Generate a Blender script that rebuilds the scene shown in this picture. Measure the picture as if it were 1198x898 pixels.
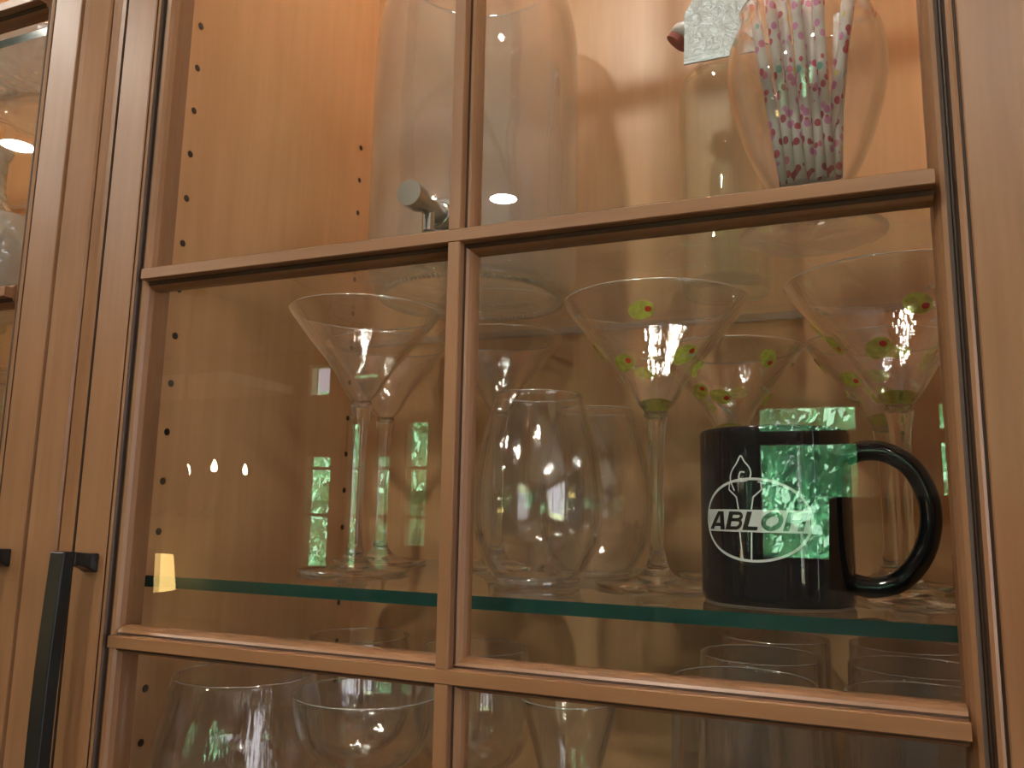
import bpy, bmesh, math, random
from mathutils import Vector, Matrix
random.seed(7)
PI = math.pi
scene = bpy.context.scene
for o in list(bpy.data.objects):
    bpy.data.objects.remove(o)
C = scene.collection

# ---------------------------------------------------------------- camera
cam_d = bpy.data.cameras.new('camera')
cam = bpy.data.objects.new('camera', cam_d); C.objects.link(cam)
rt = Vector((0.92606, 0.37695, 0.0176)); up = Vector((0.0420, -0.1494, 0.9879)); fw = Vector((-0.3750, 0.9141, 0.1542))
cam.matrix_world = Matrix(((rt.x, up.x, -fw.x, 0.4069), (rt.y, up.y, -fw.y, -0.345), (rt.z, up.z, -fw.z, -0.0053), (0, 0, 0, 1)))
cam_d.sensor_width = 36.0; cam_d.sensor_fit = 'HORIZONTAL'
cam_d.lens = 36.0 * 940.6 / 1198.0
cam_d.clip_start = 0.01; cam_d.clip_end = 200
scene.camera = cam

# ---------------------------------------------------------------- view, world, sun
scene.view_settings.view_transform = 'Standard'
scene.view_settings.look = 'None'
scene.view_settings.gamma = 1.0
scene.view_settings.use_curve_mapping = False
scene.view_settings.exposure = 0.5
try:
    cy = scene.cycles
    cy.max_bounces = 14; cy.diffuse_bounces = 4; cy.glossy_bounces = 6
    cy.transmission_bounces = 12; cy.transparent_max_bounces = 64
    cy.caustics_reflective = False; cy.caustics_refractive = False
    cy.sample_clamp_indirect = 4.0
except Exception:
    pass
world = bpy.data.worlds.new('sky'); scene.world = world; world.use_nodes = True
wb = world.node_tree.nodes['Background']
wb.inputs[0].default_value = (0.95, 0.90, 1.0, 1); wb.inputs[1].default_value = 2.7
sun_d = bpy.data.lights.new('sun', 'SUN'); sun_d.energy = 140; sun_d.angle = 0.01; sun_d.color = (1, 0.95, 0.85)
sun = bpy.data.objects.new('sun', sun_d); C.objects.link(sun)
sun.rotation_euler = (math.radians(-38), math.radians(18), 0)      # from behind the house, lights the trees' near side
PUCK = 120.0        # cabinet puck lamps
DOWN = 310.0        # ceiling downlights

# ---------------------------------------------------------------- helpers
def link(name, me, mats, parent=None):
    o = bpy.data.objects.new(name, me); C.objects.link(o)
    for m in (mats if isinstance(mats, (list, tuple)) else [mats]):
        me.materials.append(m)
    if parent is not None: o.parent = parent
    return o
def obj(name, bm, mats, parent=None, smooth=False, recalc=True):
    if recalc: bmesh.ops.recalc_face_normals(bm, faces=bm.faces)
    me = bpy.data.meshes.new(name); bm.to_mesh(me); bm.free()
    if smooth:
        for p in me.polygons: p.use_smooth = True
    return link(name, me, mats, parent)
def thing(name, label, cat, loc=(0, 0, 0), group=None):
    o = bpy.data.objects.new(name, None); C.objects.link(o); o.location = loc
    o.empty_display_size = 0.02
    o['label'] = label; o['category'] = cat
    if group: o['group'] = group
    return o
def tag(o, label, cat, group=None, kind=None):
    o['label'] = label; o['category'] = cat
    if group: o['group'] = group
    if kind: o['kind'] = kind
    return o
def dup(root, loc, label, rotz=0.0, group=None):
    r = root.copy(); C.objects.link(r); r.location = loc; r.rotation_euler = (0, 0, rotz); r['label'] = label
    if group: r['group'] = group
    for ch in list(root.children):
        c = ch.copy(); C.objects.link(c); c.parent = r
        for g in ch.children:
            d = g.copy(); C.objects.link(d); d.parent = c
    return r
def struct(name, bm, m, parent=None, smooth=False):
    o = obj(name, bm, m, parent, smooth)
    if parent is None: o['kind'] = 'structure'
    return o
def box(bm, x0, x1, y0, y1, z0, z1, mi=0):
    vs = [bm.verts.new((x, y, z)) for x in (x0, x1) for y in (y0, y1) for z in (z0, z1)]
    for f in ((0, 1, 3, 2), (4, 6, 7, 5), (0, 4, 5, 1), (2, 3, 7, 6), (0, 2, 6, 4), (1, 5, 7, 3)):
        fc = bm.faces.new([vs[i] for i in f]); fc.material_index = mi
def NB(): return bmesh.new()
def prism(bm, prof, axis, a, b, sx=1, off=(0, 0), mats=None):
    """prof: closed list of (u, y); axis 'z' -> u is x, extruded a..b in z; axis 'x' -> u is z."""
    n = len(prof)
    def pt(u, y, t):
        if axis == 'z': return (off[0] + sx * u, off[1] + y, t)
        return (t, off[1] + y, off[0] + u)
    A = [bm.verts.new(pt(u, y, a)) for u, y in prof]
    B = [bm.verts.new(pt(u, y, b)) for u, y in prof]
    for i in range(n):
        f = bm.faces.new((A[i], A[(i + 1) % n], B[(i + 1) % n], B[i]))
        if mats and mats[i]: f.material_index = mats[i]
    bm.faces.new(A); bm.faces.new(B[::-1])
def lathe(bm, prof, n=64, loc=(0, 0, 0), closed=False):
    """prof: list of (r, z); r=0 points become poles."""
    rings = []
    for r, z in prof:
        if r < 1e-7:
            rings.append([bm.verts.new((loc[0], loc[1], loc[2] + z))])
        else:
            rings.append([bm.verts.new((loc[0] + r * math.cos(2 * PI * i / n), loc[1] + r * math.sin(2 * PI * i / n), loc[2] + z)) for i in range(n)])
    pairs = list(zip(rings, rings[1:])) + ([(rings[-1], rings[0])] if closed else [])
    for a, b in pairs:
        if len(a) == 1 and len(b) == 1: continue
        for i in range(n):
            j = (i + 1) % n
            if len(a) == 1: bm.faces.new((a[0], b[j], b[i]))
            elif len(b) == 1: bm.faces.new((a[i], a[j], b[0]))
            else: bm.faces.new((a[i], a[j], b[j], b[i]))
def smoothpath(pts, k=6):
    """Catmull-Rom through (r,z) points."""
    out = []
    P = [pts[0]] + list(pts) + [pts[-1]]
    for i in range(1, len(P) - 2):
        p0, p1, p2, p3 = P[i - 1], P[i], P[i + 1], P[i + 2]
        for s in range(k):
            t = s / k
            out.append(tuple(0.5 * (2 * p1[c] + (p2[c] - p0[c]) * t + (2 * p0[c] - 5 * p1[c] + 4 * p2[c] - p3[c]) * t * t + (3 * p1[c] - p0[c] - 3 * p2[c] + p3[c]) * t ** 3) for c in range(len(p1))))
    out.append(tuple(pts[-1])); return out
def shell(bm, pts, th, n=72, k=6, loc=(0, 0, 0)):
    """vessel wall: outer curve bottom->top, round rim, inner curve back down."""
    o = smoothpath(pts, k); inn = []
    for i, (r, z) in enumerate(o):
        a = o[max(i - 1, 0)]; b = o[min(i + 1, len(o) - 1)]
        dx, dz = b[0] - a[0], b[1] - a[1]; L = math.hypot(dx, dz) or 1
        r2 = r - th * dz / L; z2 = z + th * dx / L
        inn.append((max(r2, 0.0), z2))
    if pts[0][0] < 1e-6: inn[0] = (0, pts[0][1] + th)
    top, ti = o[-1], inn[-1]
    mid = ((top[0] + ti[0]) / 2, max(top[1], ti[1]) + th * 0.45)
    lathe(bm, o + [mid] + inn[::-1], n, loc, closed=pts[0][0] > 1e-6)
    for f in bm.faces:
        if min(v.co.z for v in f.verts) - loc[2] > min(top[1], ti[1]) - 1e-5: f.material_index = 1
def tube(bm, pts, rad, n=12, caps=True):
    """round bar through points; rad number or list."""
    rings = []; N = len(pts); pts = [Vector(p) for p in pts]; ref = None
    for i, p in enumerate(pts):
        t = (pts[min(i + 1, N - 1)] - pts[max(i - 1, 0)]).normalized()
        if ref is None:
            ref = t.orthogonal().normalized()
        ref = (ref - t * ref.dot(t)).normalized()
        b = t.cross(ref); r = rad[i] if isinstance(rad, (list, tuple)) else rad
        rings.append([bm.verts.new(p + ref * r * math.cos(2 * PI * j / n) + b * r * math.sin(2 * PI * j / n)) for j in range(n)])
    for a, b in zip(rings, rings[1:]):
        for j in range(n): bm.faces.new((a[j], a[(j + 1) % n], b[(j + 1) % n], b[j]))
    if caps: bm.faces.new(rings[0][::-1]); bm.faces.new(rings[-1])

# ---------------------------------------------------------------- materials
def mat(name):
    m = bpy.data.materials.new(name); m.use_nodes = True
    return m, m.node_tree.nodes, m.node_tree.links
def principled(name, col, rough=0.5, spec=0.5, metal=0.0, **kw):
    m, N, L = mat(name); b = N['Principled BSDF']
    b.inputs['Base Color'].default_value = (*col, 1); b.inputs['Roughness'].default_value = rough
    b.inputs['Metallic'].default_value = metal; b.inputs['Specular IOR Level'].default_value = spec
    for k, v in kw.items(): b.inputs[k].default_value = v
    return m
def wood(name, c1, c2, grain='z', rough=0.38, scale=1.0, coat=0.0, spec=0.5):
    m, N, L = mat(name); b = N['Principled BSDF']
    tc = N.new('ShaderNodeTexCoord'); mp = N.new('ShaderNodeMapping')
    s = {'z': (60, 60, 4), 'x': (4, 60, 60), 'y': (60, 4, 60)}[grain]
    mp.inputs['Scale'].default_value = [v * scale for v in s]
    L.new(tc.outputs['Object'], mp.inputs['Vector'])
    n1 = N.new('ShaderNodeTexNoise'); n1.inputs['Scale'].default_value = 1.6; n1.inputs['Detail'].default_value = 6; n1.inputs['Roughness'].default_value = 0.65
    L.new(mp.outputs[0], n1.inputs['Vector'])
    n2 = N.new('ShaderNodeTexNoise'); n2.inputs['Scale'].default_value = 9 * scale; n2.inputs['Detail'].default_value = 2
    L.new(tc.outputs['Object'], n2.inputs['Vector'])
    mx = N.new('ShaderNodeMix'); mx.data_type = 'FLOAT'; mx.inputs[0].default_value = 0.45
    L.new(n1.outputs[0], mx.inputs[2]); L.new(n2.outputs[0], mx.inputs[3])
    cr = N.new('ShaderNodeValToRGB')
    cr.color_ramp.elements[0].position = 0.32; cr.color_ramp.elements[0].color = (*c1, 1)
    cr.color_ramp.elements[1].position = 0.68; cr.color_ramp.elements[1].color = (*c2, 1)
    L.new(mx.outputs[0], cr.inputs[0]); L.new(cr.outputs[0], b.inputs['Base Color'])
    bp = N.new('ShaderNodeBump'); bp.inputs['Strength'].default_value = 0.06; bp.inputs['Distance'].default_value = 0.001
    L.new(n1.outputs[0], bp.inputs['Height']); L.new(bp.outputs[0], b.inputs['Normal'])
    b.inputs['Roughness'].default_value = rough; b.inputs['Coat Weight'].default_value = coat
    b.inputs['Specular IOR Level'].default_value = spec
    return m
def thin_glass(name, tint=(0.98, 0.985, 0.98), f0=0.04, rough=0.0, bump=0.0, power=5.0, haze=0.0, streak=False, refr=0.0):
    m, N, L = mat(name); N.remove(N['Principled BSDF']); out = N['Material Output']
    tr = N.new('ShaderNodeBsdfTransparent'); tr.inputs[0].default_value = (*tint, 1)
    gl = N.new('ShaderNodeBsdfGlossy'); gl.inputs['Roughness'].default_value = rough; gl.inputs[0].default_value = (1, 1, 1, 1)
    lw = N.new('ShaderNodeLayerWeight'); lw.inputs[0].default_value = 0.5
    pw = N.new('ShaderNodeMath'); pw.operation = 'POWER'; pw.inputs[1].default_value = power
    ml = N.new('ShaderNodeMath'); ml.operation = 'MULTIPLY_ADD'; ml.inputs[1].default_value = 1 - f0; ml.inputs[2].default_value = f0
    L.new(lw.outputs['Facing'], pw.inputs[0]); L.new(pw.outputs[0], ml.inputs[0])
    mx = N.new('ShaderNodeMixShader'); L.new(ml.outputs[0], mx.inputs[0]); L.new(gl.outputs[0], mx.inputs[2])
    if haze > 0:
        d1 = N.new('ShaderNodeBsdfDiffuse'); d1.inputs[0].default_value = (0.9, 0.93, 0.93, 1)
        d2 = N.new('ShaderNodeBsdfTranslucent'); d2.inputs[0].default_value = (0.9, 0.93, 0.93, 1)
        df = N.new('ShaderNodeMixShader'); df.inputs[0].default_value = .5; L.new(d1.outputs[0], df.inputs[1]); L.new(d2.outputs[0], df.inputs[2])
        m2 = N.new('ShaderNodeMixShader'); m2.inputs[0].default_value = haze
        L.new(tr.outputs[0], m2.inputs[1]); L.new(df.outputs[0], m2.inputs[2]); L.new(m2.outputs[0], mx.inputs[1])
    else:
        L.new(tr.outputs[0], mx.inputs[1])
    if refr > 0:        # glass bends what is behind it where it is seen edge-on
        gs = N.new('ShaderNodeBsdfGlass'); gs.inputs['IOR'].default_value = 1.45; gs.inputs[0].default_value = (*tint, 1)
        mr = N.new('ShaderNodeMapRange'); mr.interpolation_type = 'SMOOTHSTEP'; mr.inputs[1].default_value = .45; mr.inputs[2].default_value = .85; mr.inputs[4].default_value = refr
        L.new(lw.outputs['Facing'], mr.inputs[0]); m3 = N.new('ShaderNodeMixShader'); L.new(mr.outputs[0], m3.inputs[0])
        L.new(mx.outputs[0], m3.inputs[1]); L.new(gs.outputs[0], m3.inputs[2]); L.new(m3.outputs[0], out.inputs[0])
    else:
        L.new(mx.outputs[0], out.inputs[0])
    if bump > 0:
        tc = N.new('ShaderNodeTexCoord'); no = N.new('ShaderNodeTexNoise'); no.inputs['Scale'].default_value = 14; no.inputs['Detail'].default_value = 1
        vec = tc.outputs['Object']
        if streak:
            mpp = N.new('ShaderNodeMapping'); mpp.inputs['Scale'].default_value = (26, 26, 1.2); L.new(vec, mpp.inputs[0]); vec = mpp.outputs[0]
        bp = N.new('ShaderNodeBump'); bp.inputs['Strength'].default_value = bump; bp.inputs['Distance'].default_value = 0.004
        L.new(vec, no.inputs['Vector']); L.new(no.outputs[0], bp.inputs['Height'])
        if streak: bp.inputs['Distance'].default_value = 0.0004
        L.new(bp.outputs[0], gl.inputs['Normal']); L.new(bp.outputs[0], lw.inputs['Normal'])
    return m
def solid_glass(name, col=(1, 1, 1), ior=1.48, rough=0.0):
    m, N, L = mat(name); N.remove(N['Principled BSDF']); out = N['Material Output']
    g = N.new('ShaderNodeBsdfGlass'); g.inputs[0].default_value = (*col, 1); g.inputs['IOR'].default_value = ior; g.inputs['Roughness'].default_value = rough
    L.new(g.outputs[0], out.inputs[0]); return m
def emit(name, col, s):
    m, N, L = mat(name); N.remove(N['Principled BSDF']); e = N.new('ShaderNodeEmission')
    e.inputs[0].default_value = (*col, 1); e.inputs[1].default_value = s
    L.new(e.outputs[0], N['Material Output'].inputs[0]); return m

M = {}
M['door_v'] = wood('maple_door_upright', (0.225, 0.104, 0.045), (0.345, 0.172, 0.082), 'z', 0.36)
M['door_h'] = wood('maple_door_crosswise', (0.225, 0.104, 0.045), (0.345, 0.172, 0.082), 'x', 0.36)
M['glaze'] = principled('dark_glaze_in_groove', (0.06, 0.032, 0.018), 0.5)
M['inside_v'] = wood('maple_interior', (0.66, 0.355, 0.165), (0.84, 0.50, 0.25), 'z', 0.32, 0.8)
M['hole'] = principled('dark_shelf_pin_hole', (0.03, 0.018, 0.01), 0.7)
M['pane'] = thin_glass('door_glass', (0.985, 0.99, 0.985), 0.045)
M['shelf'] = thin_glass('shelf_glass', (0.97, 0.985, 0.975), 0.04)
M['edge'] = principled('green_glass_edge', (0.003, 0.050, 0.038), 0.12, 0.6)
M['crystal'] = thin_glass('thin_clear_glass', (0.975, 0.98, 0.978), 0.10, power=4.0, haze=0.012, rough=0.06, bump=0.8, streak=True, refr=0.75)
M['rim'] = thin_glass('glass_rim_painted_glint', (0.97, 0.98, 0.975), 0.35, rough=0.10, power=3.0, haze=0.5)  # white haze and strong gloss paint in the bright line of light along rims
M['bubbly'] = thin_glass('uneven_clear_glass', (0.965, 0.972, 0.972), 0.08, bump=1.0, power=3.0, haze=0.17, rough=0.05, refr=0.7)
M['greenish'] = thin_glass('faintly_green_glass', (0.955, 0.985, 0.965), 0.05, bump=0.1, power=3.0, haze=0.03, refr=0.7)
M['clear_thick'] = thin_glass('clear_blown_glass', (0.975, 0.98, 0.978), 0.07, power=3.2, haze=0.03, bump=0.5, rough=0.02, refr=0.8)
M['mint'] = thin_glass('pale_mint_moulded_glass', (0.9, 0.97, 0.94), 0.15, power=2.5, haze=0.55, rough=0.1)
M['base'] = thin_glass('thick_glass_base', (0.96, 0.975, 0.97), 0.16, power=2.2, haze=0.10, bump=1.0, rough=0.02, refr=0.85)  # milky haze and extra gloss imitate light gathered in the base
M['solid'] = solid_glass('solid_clear_glass', (0.99, 1, 0.995))
M['solid_green'] = solid_glass('solid_greenish_glass', (0.86, 0.97, 0.90))
M['lime'] = solid_glass('olive_refraction_glass', (0.80, 0.92, 0.45))  # lime colour stands in for painted olives refracted in the bowl bottom
M['black_metal'] = principled('oil_rubbed_black_metal', (0.012, 0.013, 0.013), 0.33, 0.5)
M['chrome'] = principled('brushed_chrome', (0.55, 0.53, 0.48), 0.18, 0.5, 1.0)
M['tin'] = principled('galvanised_tag_metal', (0.62, 0.66, 0.66), 0.35, 0.5, 0.6)
M['mug'] = principled('black_glazed_ceramic', (0.004, 0.006, 0.008), 0.06, 0.6)
M['mug_print'] = principled('pale_grey_print', (0.62, 0.68, 0.66), 0.45)
M['mug_dark'] = principled('black_lettering', (0.004, 0.006, 0.007), 0.3)
M['mug_foot'] = principled('unglazed_ceramic_foot', (0.35, 0.32, 0.28), 0.6)
M['olive'] = principled('olive_green_paint', (0.30, 0.42, 0.05), 0.35)
M['olive_red'] = principled('pimento_red_paint', (0.75, 0.06, 0.02), 0.35)
M['leaf_white'] = principled('pale_leaf_paint', (0.62, 0.68, 0.62), 0.4)
M['rubber'] = principled('brick_red_rubber', (0.33, 0.06, 0.04), 0.5)
M['porcelain'] = principled('white_porcelain', (0.7, 0.68, 0.64), 0.25)
M['brass'] = principled('gold_glass', (0.55, 0.38, 0.10), 0.3, 0.6)
M['lens'] = emit('puck_lamp_lens', (1.0, 0.94, 0.86), PUCK)
M['down'] = emit('downlight_lens', (1.0, 0.93, 0.82), DOWN)
M['white_trim'] = principled('white_trim', (0.72, 0.70, 0.66), 0.5)
M['ceiling'] = principled('ceiling_paint', (0.66, 0.63, 0.58), 0.9)
M['wall'] = principled('tan_wall_paint', (0.19, 0.165, 0.14), 0.9)
M['floor'] = wood('oak_floor', (0.11, 0.06, 0.03), (0.18, 0.10, 0.05), 'y', 0.4, 0.1)
M['leaf'] = principled('leaf_green', (0.20, 0.46, 0.32), 0.6, 0.3)
M['leaf2'] = principled('leaf_bright_green', (0.34, 0.64, 0.46), 0.6, 0.3)
M['bark'] = principled('bark', (0.035, 0.03, 0.02), 0.9)
M['grass'] = principled('dry_lawn', (0.11, 0.13, 0.07), 0.9)

# ---------------------------------------------------------------- the room behind the camera
XL, XR, YF, YB, ZF, ZC = -5.6, 3.2, -4.0, 0.34, -1.5, 1.02
bm = NB(); box(bm, XL - .1, XR + .1, YF - .12, YB + .1, ZF - .1, ZF); struct('floor', bm, M['floor'])
bm = NB(); box(bm, XL - .1, XR + .1, YF - .12, YB + .1, ZC, ZC + .1); struct('ceiling', bm, M['ceiling'])
bm = NB(); box(bm, XL - .1, XL, YF, YB, ZF, ZC); struct('wall_left', bm, M['wall'])
RW = (-3.3, -.5, -.75, .85)      # unseen wide window, added to the right-hand wall for side light: y0, y1, z0, z1
bm = NB(); box(bm, XR, XR + .1, YF, RW[0], ZF, ZC); box(bm, XR, XR + .1, RW[1], YB, ZF, ZC)
box(bm, XR, XR + .1, RW[0], RW[1], ZF, RW[2]); box(bm, XR, XR + .1, RW[0], RW[1], RW[3], ZC); struct('wall_right', bm, M['wall'])
bm = NB()
for y in (RW[0], -2.4, -1.45, RW[1] - .04): box(bm, XR + .02, XR + .08, y, y + .04, RW[2], RW[3])
for z in (RW[2], RW[3] - .04):
    for a, b in ((RW[0] + .04, -2.4), (-2.36, -1.45), (-1.41, RW[1] - .04)): box(bm, XR + .02, XR + .08, a, b, z, z + .04)
f = struct('window_9', bm, M['white_trim'])
bm = NB(); box(bm, XR + .048, XR + .052, RW[0] + .02, RW[1] - .02, RW[2] + .02, RW[3] - .02); obj('pane', bm, M['pane'], f)
bm = NB(); box(bm, XL, XR, YB, YB + .1, ZF, ZC); struct('wall_back', bm, M['wall'])
# openings in the wall opposite the cabinet: (x0,x1,z0,z1)
WIN = [(-2.84, -2.62, -0.40, 0.33), (-2.53, -2.41, -0.40, 0.54), (-2.33, -2.18, -0.40, 0.33), (-2.10, -1.92, -0.25, 0.54),
       (-2.84, -2.66, 0.70, 0.92), (0.0, 0.50, -0.24, 0.56), (0.84, 1.20, -0.05, 0.56), (-2.55, -2.30, 0.80, 0.86)]
xs = sorted({XL, XR} | {w[0] for w in WIN} | {w[1] for w in WIN}); zs = sorted({ZF, ZC} | {w[2] for w in WIN} | {w[3] for w in WIN})
bm = NB()
for i in range(len(xs) - 1):
    run = None
    for j in range(len(zs) - 1):
        cx, cz = (xs[i] + xs[i + 1]) / 2, (zs[j] + zs[j + 1]) / 2
        hole = any(w[0] < cx < w[1] and w[2] < cz < w[3] for w in WIN)
        if not hole: box(bm, xs[i], xs[i + 1], YF - .12, YF, zs[j], zs[j + 1])
bmesh.ops.remove_doubles(bm, verts=bm.verts, dist=1e-5)
struct('wall_front', bm, M['wall'])
for k, (x0, x1, z0, z1) in enumerate(WIN):
    bm = NB(); t = .018
    box(bm, x0, x0 + t, YF - .08, YF - .02, z0, z1); box(bm, x1 - t, x1, YF - .08, YF - .02, z0, z1)
    box(bm, x0 + t, x1 - t, YF - .08, YF - .02, z0, z0 + t); box(bm, x0 + t, x1 - t, YF - .08, YF - .02, z1 - t, z1)
    rows = [0.237, -0.062] if k < 4 else ([0.385] if k in (5, 6) else [])
    for r in rows:
        h = 0.035 if k in (5, 6) else 0.009
        if z0 < r < z1: box(bm, x0 + t, x1 - t, YF - .075, YF - .025, r - h, r + h)
    f = struct('window_%d' % (k + 1), bm, M['white_trim'] if k == 4 else M['floor'])
    bm = NB(); box(bm, x0 + t, x1 - t, YF - .052, YF - .048, z0 + t, z1 - t); obj('pane', bm, M['pane'], f)
bm = NB(); box(bm, XL, XR, YF, YF + .05, 0.74, 0.79) if False else box(bm, XL, -2.95, YF, YF + .6, 0.72, 0.78)
struct('trim_1', bm, M['white_trim'])
# downlights in the ceiling: mirrored ones, then unseen ones added for more light
DL = [(-0.60, -2.0), (-2.15, -2.02), (-1.78, -1.15), (0.75, -1.5), (1.9, -2.2), (.1, -.72), (-1.1, -.70)]
dl0 = None
for i, (x, y) in enumerate(DL):
    lab = ['round recessed downlight in the ceiling, seen mirrored beside the glass muntin', 'round recessed downlight reflected low in the top left pane',
           'round recessed downlight reflected in the neighbouring left door', 'added unseen round downlight in the ceiling over the camera',
           'added unseen round downlight in the ceiling nearest the right wall', 'added unseen round downlight close in front of the middle cabinet', 'added unseen round downlight close in front of the left cabinet'][i]
    if dl0 is None:
        dl0 = thing('ceiling_downlight', lab, 'light', (x, y, ZC), 'ceiling downlights')
        bm = NB(); lathe(bm, [(.044, 0), (.066, 0), (.066, -.006), (.044, -.004)], 40, closed=True); obj('trim_ring', bm, M['white_trim'], dl0)
        bm = NB(); lathe(bm, [(0, -.002), (.044, -.002), (.044, 0), (0, 0)], 40); obj('lens', bm, M['down'], dl0)
    else: dup(dl0, (x, y, ZC), lab)
# garden outside the windows
bm = NB(); box(bm, -14, 12, -22, YF - .13, ZF - .4, ZF - .3); struct('ground', bm, M['grass'])
def tree(x, y, r, h, n, seed, m, lab):
    rnd = random.Random(seed)
    t = thing('garden_tree', lab, 'tree', (x, y, ZF - .3), 'garden trees outside the windows')
    bm = NB(); tube(bm, [(0, 0, 0), (.05, 0, h * .4), (0, .05, h)], [.16, .12, .05], 10); obj('trunk', bm, M['bark'], t)
    bm = NB()
    cl = [(Vector((rnd.uniform(-.66, .66) * r, rnd.uniform(-.6, .6) * r, h * rnd.uniform(.15, 1.1))), rnd.uniform(.25, .5) * r) for _ in range(26)]
    for k in range(n):
        c, cr = rnd.choice(cl)
        d = Vector((rnd.gauss(0, 1), rnd.gauss(0, 1), rnd.gauss(0, 1))).normalized() * cr * rnd.uniform(.6, 1)
        p = c + d; a = Vector((rnd.gauss(0, 1), rnd.gauss(0, 1), rnd.gauss(0, 1))).normalized(); b = a.orthogonal().normalized()
        s = rnd.uniform(.06, .12)
        vs = [bm.verts.new(p + a * s * u + b * s * .6 * v) for u, v in ((-1, 0), (0, -1), (1, 0), (0, 1))]
        bm.faces.new(vs)
    obj('crown', bm, m, t, recalc=False)
for i, a in enumerate([(-4.6, -8.2, 1.1, 3.9), (-2.05, -8.4, 1.1, 3.4), (0.72, -8.2, 1.1, 4.2), (3.2, -8.4, 1.1, 4.0), (5.7, -8.2, 1.1, 4.0), (-7.7, -8.4, 1.1, 4.2)]):
    tree(*a, 7000, i + 3, M['leaf'] if i % 2 else M['leaf2'],
         ['leafy tree outside, behind the narrow windows', 'low leafy tree outside between the windows', 'leafy tree outside the wide window mirrored over the mug',
          'leafy tree outside the small right window', 'leafy tree farthest right in the garden', 'leafy tree farthest left in the garden'][i])

rnd = random.Random(5)
bm = NB()
for k in range(26000):
    p = Vector((rnd.uniform(-10, 7), -10.6 + rnd.uniform(-.5, .5) + .35 * math.sin(rnd.uniform(0, 9)), ZF - .3 + 3.55 * rnd.random()))
    a = Vector((rnd.gauss(0, 1), rnd.gauss(0, 1), rnd.gauss(0, 1))).normalized(); b = a.orthogonal().normalized(); q = rnd.uniform(.07, .15)
    bm.faces.new([bm.verts.new(p + a * q * u + b * q * .6 * v) for u, v in ((-1, 0), (0, -1), (1, 0), (0, 1))])
tag(obj('garden_hedge', bm, M['leaf2'], recalc=False), 'tall bright green hedge at the back of the garden, seen mirrored in glass', 'hedge', kind='stuff')

# ---------------------------------------------------------------- the cabinets
D = 0.281; ZT, ZBOT = 0.98, -0.50
GX0, GX1 = 0.0385, 0.4450
MZ = [0.7362, 0.5324, 0.3286, 0.1248, -0.0790, -0.2828]
MX = 0.2385
def X(s, x): return x if s > 0 else -0.037 - x
STILE = [(-.0175, .010), (-.0175, -.0012), (-.0165, -.0026), (-.013, -.0040), (-.0085, -.0055), (-.004, -.0068), (0.000, -.0074), (.0006, -.0058), (.0014, -.0052), (.0022, -.0058), (.0026, -.0078),
         (.0032, -.0082), (.0262, -.0082), (.0268, -.0076), (.0270, -.0066), (.0276, -.0066), (.0280, -.0078), (.0292, -.0084), (.0306, -.0082), (.0314, -.0070), (.0317, -.0050), (.0324, -.0048),
         (.0330, -.0062), (.0345, -.0066), (.0362, -.0058), (.0375, -.0040), (.0385, -.0012), (.0385, .010)]
SM = [0] * len(STILE)
for i in (6, 7, 8, 13, 14, 15, 18, 19, 20, 21, 22): SM[i] = 1
MUN = [(-.0073, .003), (-.0073, -.0012), (-.0066, -.0035), (-.0054, -.0054), (-.0042, -.0062), (-.0036, -.0062), (-.0033, -.0070), (-.0033, -.0112), (-.0028, -.0120),
       (.0028, -.0120), (.0033, -.0112), (.0033, -.0070), (.0036, -.0062), (.0042, -.0062), (.0054, -.0054), (.0066, -.0035), (.0073, -.0012), (.0073, .003)]
MM = [0] * len(MUN)
for i in (3, 4, 5, 11, 12): MM[i] = 1
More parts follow.
